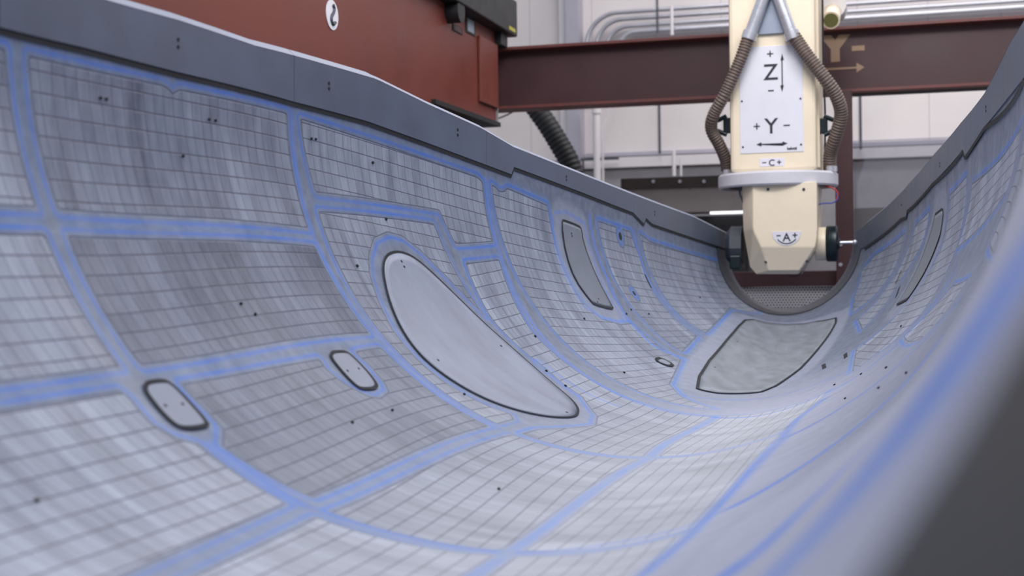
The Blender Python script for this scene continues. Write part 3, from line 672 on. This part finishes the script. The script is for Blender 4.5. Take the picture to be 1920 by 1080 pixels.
for xa, ya, yb, rr_, mm_, lab in ((1233, -30, 62, .010, 'darkgrey', 'dark threaded rod hanging across the conduits above the beam'),
                                  (1237, 180, 288, .012, 'darkgrey', 'dark vertical rod below the beam, left of the machining head'),
                                  (1614, 172, 280, .012, 'darkgrey', 'grey vertical rod behind the right-hand hose, below the black lintel'),
                                  (1260, 12, 66, .016, 'white', 'short white strut standing in front of the conduits'),
                                  (1264, 282, 330, .018, 'white', 'short white post at the rail, left one of the pair'),
                                  (1277, 296, 330, .010, 'white', 'thin white post at the rail, right one of the pair')):
    p = at(xa, ya, bw - .25); q = at(xa, yb, bw - .25)
    tube1('hanging_rod' if mm_ == 'darkgrey' else 'rail_post', [(q.x, bw - .25, q.z), (q.x, bw - .25, p.z)], rr_, M[mm_], lab, 'rod' if mm_ == 'darkgrey' else 'post')
# thick black corrugated duct
b = 11.0
path = spline([at(985, 170, b), at(1003, 200, b), at(1028, 236, b), at(1050, 272, b), at(1068, 305, b), at(1080, 345, b)], .008)
o0 = Vector(path[0]); bm = bmesh.new()
add_tube(bm, [p - o0 for p in path], [.084 + .004*math.sin(i*1.3) for i in range(len(path))], 16)
d_ = from_bm('corrugated_duct', bm, M['black'], smooth=True); d_.location = B(*o0); d_.rotation_euler = (0, 0, -YAW)
tag(d_, 'thick black corrugated duct hanging below the left end of the maroon beam', 'duct')
tube1('thin_cable', spline([at(918, 226, 10.4), at(940, 220, 10.4), at(965, 208, 10.4), at(993, 190, 10.4)], .05), .006, M['black'], 'thin black cable sagging from the red gantry beam towards the duct', 'cable')

# maroon I-beam across the hall
b0 = 9.6
pL = at(905, 84, b0); zt = at(1400, 60, b0).z; zb = at(1400, 182, b0).z
aR = 3.6
f = Frame('cross_beam', 'long maroon steel I-beam crossing the hall behind the machining head, stencilled Y', 'beam', (pL.x, b0, zb))
f.box('web', (pL.x, b0 + .11, zb + .02), (aR, b0 + .125, zt - .02), M['maroon'])
f.box('top_flange', (pL.x, b0, zt - .022), (aR, b0 + .235, zt), M['maroon_edge'], .003)
f.box('bottom_flange', (pL.x, b0, zb), (aR, b0 + .235, zb + .022), M['maroon_edge'], .003)
def bpt(x, y): p = at(x, y, b0 + .108); return p
tp = text_part('stencil_letter', 'Y', .205, (bpt(1566, 91).x, b0 + .108, bpt(1566, 91).z), f, M['tan'], f.e, .95, .022)
p = bpt(1597, 96); q = bpt(1621, 85)
f.box('stencil_dash', (p.x, b0 + .105, (p.z)), (q.x, b0 + .109, q.z), M['tan'])
p = bpt(1548, 131); q = bpt(1606, 126); r = bpt(1621, 127)
f.prism('stencil_arrow', [(p.x, p.z - .003), (q.x, p.z - .003), (q.x, p.z - .03), (r.x, (p.z + q.z)/2), (q.x, q.z + .03), (q.x, q.z + .003), (p.x, q.z + .003)][::-1], b0 + .105, b0 + .109, M['tan'])
# black lintel under it on the right
p = at(1562, 153, 9.75); q = at(1900, 172, 9.75); zl = at(1700, 171, 9.75).z
bbox1('lintel_beam', (p.x, 9.72, zl), (3.6, 9.85, zb - .004), M['black'], 'black steel lintel running under the right half of the maroon beam', 'beam')
# maroon post and low rail behind the mould
p = at(1566, 300, 9.5); q = at(1599, 300, 9.5)
f = Frame('upright_post', 'maroon steel post standing behind the machining head down to the mesh sheet', 'post', ((p.x+q.x)/2, 9.5, 0))
f.box('post', (p.x, 9.44, 0), (q.x, 9.56, zb - .005), M['maroon'], .004)
for yy in (458, 496, 528):
    c = at(1576, yy, 9.44); f.tube('bolt', [(c.x, 9.432, c.z), (c.x, 9.444, c.z)], .013, M['steel'], 10)
zt2 = at(1500, 508, 9.5).z; zb2 = at(1500, 537, 9.5).z
bbox1('low_rail', (at(1330, 520, 9.6).x, 9.585, zb2), (at(1700, 520, 9.6).x, 9.68, zt2), M['maroon'], 'low maroon rail behind the far end of the mould, above the mesh sheet', 'rail', .003)
bbox1('mesh_sheet', (at(1330, 520, 9.6).x, 9.63, .0), (at(1566, 520, 9.6).x, 9.645, zb2 - .003), M['perf'], 'galvanised perforated sheet below the low maroon rail, seen through the mould opening', 'sheet')
# brown-grey hood and the dark machine behind
f = Frame('extraction_hood', 'brown-grey metal hood with a dark top band behind the left of the machining head', 'hood', (at(1290, 400, 11.4).x, 11.6, 0))
xa, xb = at(1165, 360, 11.4).x, at(1400, 360, 11.4).x
zT, zM, zB_ = at(1290, 331, 11.4).z, at(1290, 353, 11.4).z, at(1290, 398, 11.4).z
f.prism('hood_body', [(xa, zB_), (xb, zB_), (xb, zM), (xa, zM)], 11.4, 11.9, M['hood'])
f.box('top_band', (xa, 11.38, zM), (xb, 11.9, zT), M['hood_dark'])
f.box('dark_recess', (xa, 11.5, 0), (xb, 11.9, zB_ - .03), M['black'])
for xx in (1225, 1275, 1320):
    c = at(xx, 340, 11.38); f.tube('bolt', [(c.x, 11.372, c.z), (c.x, 11.382, c.z)], .014, M['steel'], 10)
p = at(1330, 394, 11.36)
lt = bbox1('strip_lamp', (p.x, 11.40, zB_ - .018), (at(1396, 394, 11.36).x, 11.47, zB_ - .002), M['lamp'], 'bright strip lamp under the hood, left of the machining head', 'lamp')
# clear guard sheet on the right with its grey kick panel
f = Frame('guard_screen', 'clear plastic guard screen right of the maroon post, hazy and reflective', 'screen', (at(1690, 400, 9.9).x, 9.9, 0))
xa, xb = at(1600, 300, 9.9).x, at(1900, 300, 9.9).x
f.box('clear_sheet', (xa, 9.897, at(1650, 440, 9.9).z), (xb, 9.903, at(1650, 262, 9.9).z), M['glass'])
f.box('kick_panel', (xa, 9.89, 0), (xb, 9.92, at(1650, 389, 9.9).z), M['kick'], .003)

# ---------------------------------------------------------------- red gantry beam on the left
b1 = 9.4
e = at(930, 230, b1); aF = e.x
zTop = at(940, 60, b1).z; zBot = e.z; zPlT = at(905, 86, b1).z
f = Frame('gantry_beam', 'huge oxide-red gantry side beam above the left rim of the mould, black cable tray on top', 'gantry', (aF - .3, 6.0, 0))
def side_pt(x, y):        # a pixel on the plane a = aF
    v = ray(x, y); k = aF / E1.dot(v); p_ = v*k; return (aF, E2.dot(p_), p_.z + H)
bb = side_pt(838, 205)
prof = [(b1, zBot), (bb[1], bb[2]), (7.6, zBot - .02), (6.6, zBot - .22), (2.0, zBot - .42), (2.0, zTop), (b1, zTop)]
bm = bmesh.new()
A0 = [bm.verts.new(f.L((aF, q_[0], q_[1]))) for q_ in prof]; A1 = [bm.verts.new(f.L((aF - .6, q_[0], q_[1]))) for q_ in prof]
bm.faces.new(A0); bm.faces.new(A1[::-1]); n = len(prof)
for i in range(n): bm.faces.new((A0[i], A0[(i+1) % n], A1[(i+1) % n], A1[i]))
bmesh.ops.triangulate(bm, faces=[q_ for q_ in bm.faces if len(q_.verts) > 4])
from_bm('box_beam', bm, M['red'], f.e)
f.box('end_connection', (aF + .002, b1 - .42, zBot + .10), (aF + .022, b1, zPlT), mat('bright_oxide_paint', (112, 54, 46), .5, 0, .08), .004)
f.box('bottom_strip', (aF - .3, bb[1] - .3, zBot - .03), (aF + .03, b1 + .02, zBot), M['black'])
f.box('end_stiffener', (aF - .02, b1 + .003, zBot), (aF + .01, b1 + .03, zBot + .12), M['lowgrey'])
# cable tray
tr_ = f.box('cable_tray', (aF - .35, 2.0, zTop + .0), (aF + .10, b1 + .25, zTop + .26), M['black'], .01)
f.box('tray_foot', (aF - .1, b1 + .0, zTop - .09), (aF + .05, b1 + .16, zTop), M['black'], .005)
c = side_pt(931, 58); f.box('yellow_mark', (aF + .101, b1 + .02, zTop + .02), (aF + .104, b1 + .18, zTop + .045), M['yellow'], parent=tr_)
bpy.context.view_layer.update()
# knob, plates, badge
c = side_pt(840, 22); f.tube('round_knob', [(aF + .0, c[1], c[2]), (aF + .09, c[1], c[2])], .075, M['black'], 20)
for (x_, y_, sx, sz) in ((881, 49, .10, .055), (857, 55, .10, .022)):
    c = side_pt(x_, y_); q_ = f.box('small_plate', (aF, c[1] - sx, c[2] - sz), (aF + .006, c[1] + sx, c[2] + sz), M['black'])
    f.box('plate_face', (aF + .006, c[1] - sx*.7, c[2] - sz*.75), (aF + .008, c[1] + sx*.7, c[2] + sz*.75), M['coverplate'] if sz > .03 else M['maroon'], parent=q_)
c = side_pt(622, 28)
top_ = side_pt(622, 0); rb = (top_[2] - c[2])
q_ = f.tube('round_badge', [(aF, c[1], c[2]), (aF + .004, c[1], c[2])], rb, M['plate'], 32)
pts = [(aF + .006, c[1] + rb*u_, c[2] + rb*v_) for u_, v_ in ((.05, .68), (.22, .45), (.1, .15), (-.2, -.1), (-.28, -.4), (0, -.62), (.38, -.45))]
pts = spline(pts, rb*.08)
f.tube('badge_mark', pts, rb*.12, M['greycol'] if False else M['darkgrey'], 10, parent=q_)
# rear support column of the gantry, outside the picture on the left
f.box('support_column', (aF - .5, 2.4, 0), (aF - .1, 2.9, zBot - .3), M['red'], .01)
f.box('support_column', (aF - .5, 8.6, 0), (aF - .1, 9.1, zBot - .0), M['red'], .01)

# ---------------------------------------------------------------- machining head
br = 8.1
cl = at(1365, 60, br).x; cr = at(1527, 60, br).x; cl = (at(1368, 200, br).x); cr = at(1530, 200, br).x
zR = at(1445, 319, 7.99).z; zR2 = at(1455, 346, 7.99).z
R_ = .352; rc = (at(1347, 330, 8.35).x + at(1572, 330, 8.35).x)/2
f = Frame('machining_head', 'cream five-axis machining head hanging over the far end of the mould', 'machine', (rc, 8.35, zR2 - .9))
dep = .50
ram = f.box('ram', (cl, br, zR - .002), (cr, br + dep, 5.2), M['cream'], .022)
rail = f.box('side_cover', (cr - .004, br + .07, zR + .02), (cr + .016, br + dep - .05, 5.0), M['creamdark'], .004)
f.tube('side_cable', spline([(cr + .03, br + .3, 3.4), (cr + .028, br + .3, 2.6), (cr + .035, br + .3, 2.3), (cr + .03, br + .3, zR + .03)], .05), .006, M['black'], 8)
# sign plate with lettering
def R3(x, y, db=0.0): return at(x, y, br - db)
pa = R3(1385, 85); pb = R3(1507, 284); pl_b = R3(1387, 287).z
fr_ = .004
sp_ = f.box('axis_plate', (R3(1387, 200).x, br - fr_, pb.z), (R3(1506, 200).x, br + .002, R3(1445, 86).z), M['plate'], .0015)
def T(s, x, y, hpx, sx=1, bold=0, parent=sp_, nm='letter', face=fr_):
    p_ = R3(x, y, face); return text_part(nm, s, hpx/ (F/8.42) / .70, (p_.x, br - face, p_.z), f, M['ink'], parent, sx, bold)
T('Z', 1445, 135, 28, 1.0, .001); T('Y', 1446, 236, 27, 1.0, .001)
def bar(x0_, y0_, x1_, y1_, wpx, parent=sp_, nm='print_bar', face=fr_, heads=0):
    a_ = R3(x0_, y0_, face); b_ = R3(x1_, y1_, face); h_ = wpx/(F/8.42)/2
    if abs(x1_-x0_) > abs(y1_-y0_):
        z_ = (a_.z+b_.z)/2
        o_ = [(a_.x, z_-h_), (b_.x, z_-h_), (b_.x, z_+h_), (a_.x, z_+h_)]
        if heads: k_ = heads; o_ = [(a_.x, z_), (a_.x+k_, z_-k_*.42), (a_.x+k_, z_-h_), (b_.x-k_, z_-h_), (b_.x-k_, z_-k_*.42), (b_.x, z_), (b_.x-k_, z_+k_*.42), (b_.x-k_, z_+h_), (a_.x+k_, z_+h_), (a_.x+k_, z_+k_*.42)]
    else:
        x_ = (a_.x+b_.x)/2; t_, u_ = max(a_.z, b_.z), min(a_.z, b_.z)
        o_ = [(x_-h_, u_), (x_+h_, u_), (x_+h_, t_), (x_-h_, t_)]
        if heads: k_ = heads; o_ = [(x_, u_), (x_+k_*.42, u_+k_), (x_+h_, u_+k_), (x_+h_, t_-k_), (x_+k_*.42, t_-k_), (x_, t_), (x_-k_*.42, t_-k_), (x_-h_, t_-k_), (x_-h_, u_+k_), (x_-k_*.42, u_+k_)]
    return f.prism(nm, o_, br - face - .0015, br - face + .0005, M['ink'], parent)
def plus(x, y, r, wd=2.2, **k): bar(x - r, y, x + r, y, wd, nm='plus_bar', **k); bar(x, y - r, x, y + r, wd, nm='plus_bar', **k)
plus(1444, 101, 6); bar(1440, 170, 1451, 170, 2.4, nm='minus_bar')
plus(1419, 237, 6); bar(1469, 235, 1481, 235, 2.4, nm='minus_bar')
bar(1466, 106, 1467, 167, 2.2, nm='arrow_shaft')
for ya_, yb_ in ((100, 113), (173, 160)):
    a_ = R3(1466.5, ya_, fr_); b_ = R3(1466.5, yb_, fr_); o_ = [(a_.x, a_.z), (a_.x - .010, b_.z), (a_.x + .010, b_.z)]
    f.prism('arrow_head', o_ if ya_ > yb_ else o_[::-1], br - fr_ - .0015, br - fr_ + .0005, M['ink'], sp_)
bar(1418, 270, 1477, 270, 2.2, nm='horizontal_arrow', heads=.030)
T('belotti', 1485, 278, 4.6, 1.0, .0008, nm='maker_name')
for x_, y_ in ((1391, 190), (1501, 185), (1393, 276), (1502, 271)):
    c = R3(x_, y_, fr_); f.tube('rivet', [(c.x, br - fr_ - .002, c.z), (c.x, br - fr_, c.z)], .0062, M['ink'], 10, parent=sp_)
# small C plate
cp = f.box('rotation_plate', (R3(1424, 300).x, br - .003, R3(1447, 312).z), (R3(1471, 300).x, br + .001, R3(1447, 296.5).z), M['plate'], .001)
T('C', 1447, 305, 11, 1.0, .0006, parent=cp, face=.003)
bar(1429, 305, 1437, 305, 1.8, parent=cp, nm='minus_bar', face=.003); plus(1461, 304, 4, 1.8, parent=cp, face=.003)
# blue-grey trapezium cover, steel pipes, hoses
Q = [R3(1413, 66), R3(1473, 62), R3(1456, -40), R3(1432, -40)]
f.prism('top_cover', [(q_.x, q_.z) for q_ in Q], br - .02, br, M['coverplate'])
def P3(x, y, db): p_ = at(x, y, br - db); return p_
for side, xs in (('L', ((1443, -45), (1430, 0), (1406, 66))), ('R', ((1446, -45), (1461, 0), (1485, 66)))):
    pts = [P3(x, y, .06) for x, y in xs]
    pi_ = f.tube('steel_pipe', pts, .036, M['steel'], 18)
    dv = (pts[-1]-pts[-2]).normalized()
    f.tube('hose_clamp', [pts[-1] - dv*.02, pts[-1] + dv*.025], .045, M['steel'], 18, parent=pi_)
def hose(xy, dbs, r):
    pts = spline([P3(x, y, d_) for (x, y), d_ in zip(xy, dbs)], .0026)
    bm = bmesh.new(); add_tube(bm, [f.L(p_) for p_ in pts], [r + .0030*math.sin(i*.98) for i in range(len(pts))], 18)
    return from_bm('corrugated_hose', bm, M['hose'], f.e, smooth=True)
hose([(1405, 64), (1388, 112), (1360, 175), (1338, 215), (1334, 243), (1349, 272), (1360, 298), (1363, 317)], [.06, .07, .06, .02, -.04, -.10, -.16, -.2], .0345)
hose([(1486, 64), (1512, 102), (1545, 145), (1568, 180), (1577, 215), (1566, 258), (1557, 288), (1556, 317)], [.06, .07, .06, .02, -.04, -.10, -.16, -.2], .0375)
for sgn, xe, xc in ((-1, cl, 1357), (1, cr, 1552)):
    c = at(xc, 236, br + .12)
    k_ = f.box('hose_bracket', (min(xe, c.x), br + .09, c.z - .045), (max(xe, c.x), br + .14, c.z + .045), M['blackpart'], .006)
    f.tube('bracket_ear', [(c.x - .02*sgn, br + .10, c.z + .055), (c.x + .035*sgn, br + .10, c.z + .03)], .014, M['blackpart'], 10, parent=k_)
    f.tube('bracket_ear', [(c.x - .02*sgn, br + .10, c.z - .055), (c.x + .035*sgn, br + .10, c.z - .03)], .014, M['blackpart'], 10, parent=k_)
# rotating ring
bm = bmesh.new(); o_ = f.L((rc, 8.35, 0)); N_ = 96
prof_ = [(.0, zR), (R_ - .012, zR), (R_, zR - .012), (R_, zR2 + .01), (R_ - .008, zR2), (R_ - .02, zR2), (R_ - .02, zR2 + .018), (0, zR2 + .018)]
rings = []
for r_, z_ in prof_:
    rings.append([bm.verts.new((o_.x + r_*math.cos(2*math.pi*i/N_), o_.y + r_*math.sin(2*math.pi*i/N_), z_ - f.o.z)) for i in range(N_)] if r_ else [bm.verts.new((o_.x, o_.y, z_ - f.o.z))])
for A_, B_ in zip(rings, rings[1:]):
    for i in range(N_):
        if len(A_) == 1: bm.faces.new((A_[0], B_[i], B_[(i+1) % N_]))
        elif len(B_) == 1: bm.faces.new((A_[i], A_[(i+1) % N_], B_[0]))
        else: bm.faces.new((A_[i], A_[(i+1) % N_], B_[(i+1) % N_], B_[i]))
rg = from_bm('rotary_ring', bm, M['ring'], f.e, angle=35)
bm = bmesh.new(); r_ = bmesh.ops.create_cone(bm, cap_ends=True, segments=64, radius1=R_ - .08, radius2=R_ - .03, depth=.016); 
for v in bm.verts: v.co += Vector((o_.x, o_.y, zR2 + .009 - f.o.z))
from_bm('ring_underside', bm, M['blackpart'], rg)
for x_ in (1363, 1556, 1566):
    c = at(x_, 317, 8.25); f.tube('ring_fitting', [(c.x, 8.25, zR - .002), (c.x, 8.25, zR + .03)], .022 if x_ != 1566 else .012, M['steel'], 12, parent=rg)
# fork head body: faceted cream casting
bh = 8.04
def Hh(x, y, db): p_ = at(x, y, bh + db); return p_
pts = [Hh(1412, 352, 0), Hh(1531, 352, 0), Hh(1532, 438, 0), Hh(1528, 463, 0), Hh(1427, 463, 0), Hh(1412, 430, 0),
       Hh(1441, 507, .05), Hh(1499, 507, .05), Hh(1522, 480, .04)]
for x_, y_ in ((1391, 352), (1394, 432), (1406, 500), (1418, 514), (1495, 514), (1533, 452), (1534, 352)): pts += [Hh(x_, y_, .11), (Hh(x_, y_, .11).x, bh + .52, Hh(x_, y_, .11).z)]
topz = zR2 + .012
pts = [Vector((p_[0], p_[1], topz if p_[2] > Hh(1400, 358, .1).z else p_[2])) for p_ in pts]
hb = f.hull('head_casting', pts, M['cream'], .003)
for x_, y_, db in ((1440, 355, 0), (1507, 355, 0), (1436, 491, .035), (1513, 490, .035)):
    c = at(x_, y_, bh + db); f.tube('screw', [(c.x, c.y - .004, c.z), (c.x, c.y + .004, c.z)], .0085, M['ink'], 10, parent=hb)
# half-round A badge
c = at(1475, 434, bh); rA = 25.5/(F/8.36)
out = [(c.x + rA*math.cos(t_), c.z + rA*.98*math.sin(t_)) for t_ in np.linspace(math.pi, 2*math.pi, 25)]
ab = f.prism('swing_badge', out, bh - .003, bh + .001, M['plate'], parent=hb)
p_ = at(1475, 444.5, bh); text_part('letter', 'A', 14/(F/8.36)/.70, (p_.x, bh - .003, p_.z), f, M['ink'], ab, 1.0, .0008)
ofs = br - bh
def bar2(x0_, y0_, x1_, y1_, w_): 
    a_ = at(x0_, y0_, bh); b_ = at(x1_, y1_, bh); h_ = w_/(F/8.36)/2
    if abs(x1_-x0_) > abs(y1_-y0_): o_ = [(a_.x, a_.z-h_), (b_.x, a_.z-h_), (b_.x, a_.z+h_), (a_.x, a_.z+h_)]
    else: o_ = [(a_.x-h_, b_.z), (a_.x+h_, b_.z), (a_.x+h_, a_.z), (a_.x-h_, a_.z)]
    f.prism('badge_bar', o_, bh - .0045, bh - .0025, M['ink'], parent=ab)
bar2(1456, 442, 1464, 442, 2); bar2(1486, 441, 1495, 441, 2); bar2(1490.5, 436.5, 1490.5, 445.5, 2)
arc = [(c.x + rA*.80*math.cos(t_), bh - .004, c.z + rA*.84*math.sin(t_)) for t_ in np.linspace(math.pi*1.22, math.pi*1.78, 14)]
f.tube('badge_arc', arc, .003, M['ink'], 6, parent=ab)
# spindle: flange and black collar on the right, probe, grey motor on the left
by = 8.30
def S3(x, y): return at(x, y, by)
zc = S3(1553, 457).z
s0, s1, s2 = S3(1529, 457).x, S3(1549, 457).x, S3(1571, 457).x
spd = f.tube('spindle_flange', [(s0, by, zc), (s0 + .004, by, zc), (s1, by, zc), (s1 + .004, by, zc)], [.088, .098, .098, .090], M['cream'], 40)
def coll(a_, b_, r, m_, nm, par, n=40):
    return f.tube(nm, [(a_, by, zc), (a_ + .006, by, zc), (b_ - .006, by, zc), (b_, by, zc)], [r - .006, r, r, r - .01], m_, n, parent=par)
coll(s1 + .002, s2, .106, M['blackpart'], 'spindle_collar', f.e)
coll(s2, s2 + .012, .035, M['darkgrey'], 'tool_nose', f.e, 20)
e_ = S3(1603, 453)
pr_ = f.tube('probe_shaft', [(s2, by, zc + .005), (e_.x, by, zc + .005)], .0095, M['steel'], 14)
bm = bmesh.new(); bmesh.ops.create_uvsphere(bm, u_segments=16, v_segments=10, radius=.015, matrix=Matrix.Translation(f.L((e_.x, by, zc + .005)))); from_bm('probe_tip', bm, M['steel'], pr_, smooth=True)
l0 = S3(1393, 460).x; l1 = S3(1362, 460).x
bm = bmesh.new(); add_tube(bm, [f.L((l0, by, zc)), f.L((l1 + .03, by, zc)), f.L((l1, by, zc))], [.118, .118, .080], 10)
mo_ = from_bm('spindle_motor', bm, M['darkgrey'], f.e)
f.box('motor_cover', (l1 + .03, by - .12, zc - .14), (l0 - .002, by + .1, zc - .06), M['blackpart'], .008, parent=mo_)
# loose wires beside the ring
f.tube('wire', spline([at(1545, 349, 8.2), at(1560, 352, 8.2), at(1571, 362, 8.2), at(1568, 375, 8.2)], .01), .0045, M['wire_red'], 8)
f.tube('wire', spline([at(1568, 362, 8.2), at(1571, 372, 8.2), at(1562, 380, 8.2), at(1546, 381, 8.2), at(1534, 383, 8.2)], .01), .0045, M['wire_blue'], 8)
f.tube('wire', spline([at(1389, 350, 8.15), at(1387, 362, 8.15), at(1392, 375, 8.15), at(1397, 387, 8.15)], .01), .006, M['darkgrey'], 8)
f.tube('wire', spline([at(1474, 513, 8.2), at(1486, 519, 8.2), at(1498, 515, 8.2), at(1504, 508, 8.2)], .01), .003, M['black'], 8)
# cream camera housing beside the ram
ck = at(1561, 12, 9.0)
g_ = Frame('camera_housing', 'small cream round housing with an olive lens tube, right of the ram above the beam', 'camera', (ck.x, 9.0, ck.z))
g_.tube('housing', [(ck.x - .0, 8.95, ck.z), (ck.x, 9.15, ck.z)], .086, M['white'], 24)
c1 = at(1558, 38, 8.82); c0 = at(1561, 20, 9.0)
lt_ = g_.tube('lens_tube', [c0, c1], .056, M['cream'], 20)
dv = (c1-c0).normalized(); g_.tube('lens', [c1 - dv*.004, c1 + dv*.004], .045, M['olive'], 20, parent=lt_)
g_.tube('housing_arm', [(ck.x, 9.10, ck.z + .03), (ck.x, 9.10, 5.2)], .02, M['darkgrey'], 10)
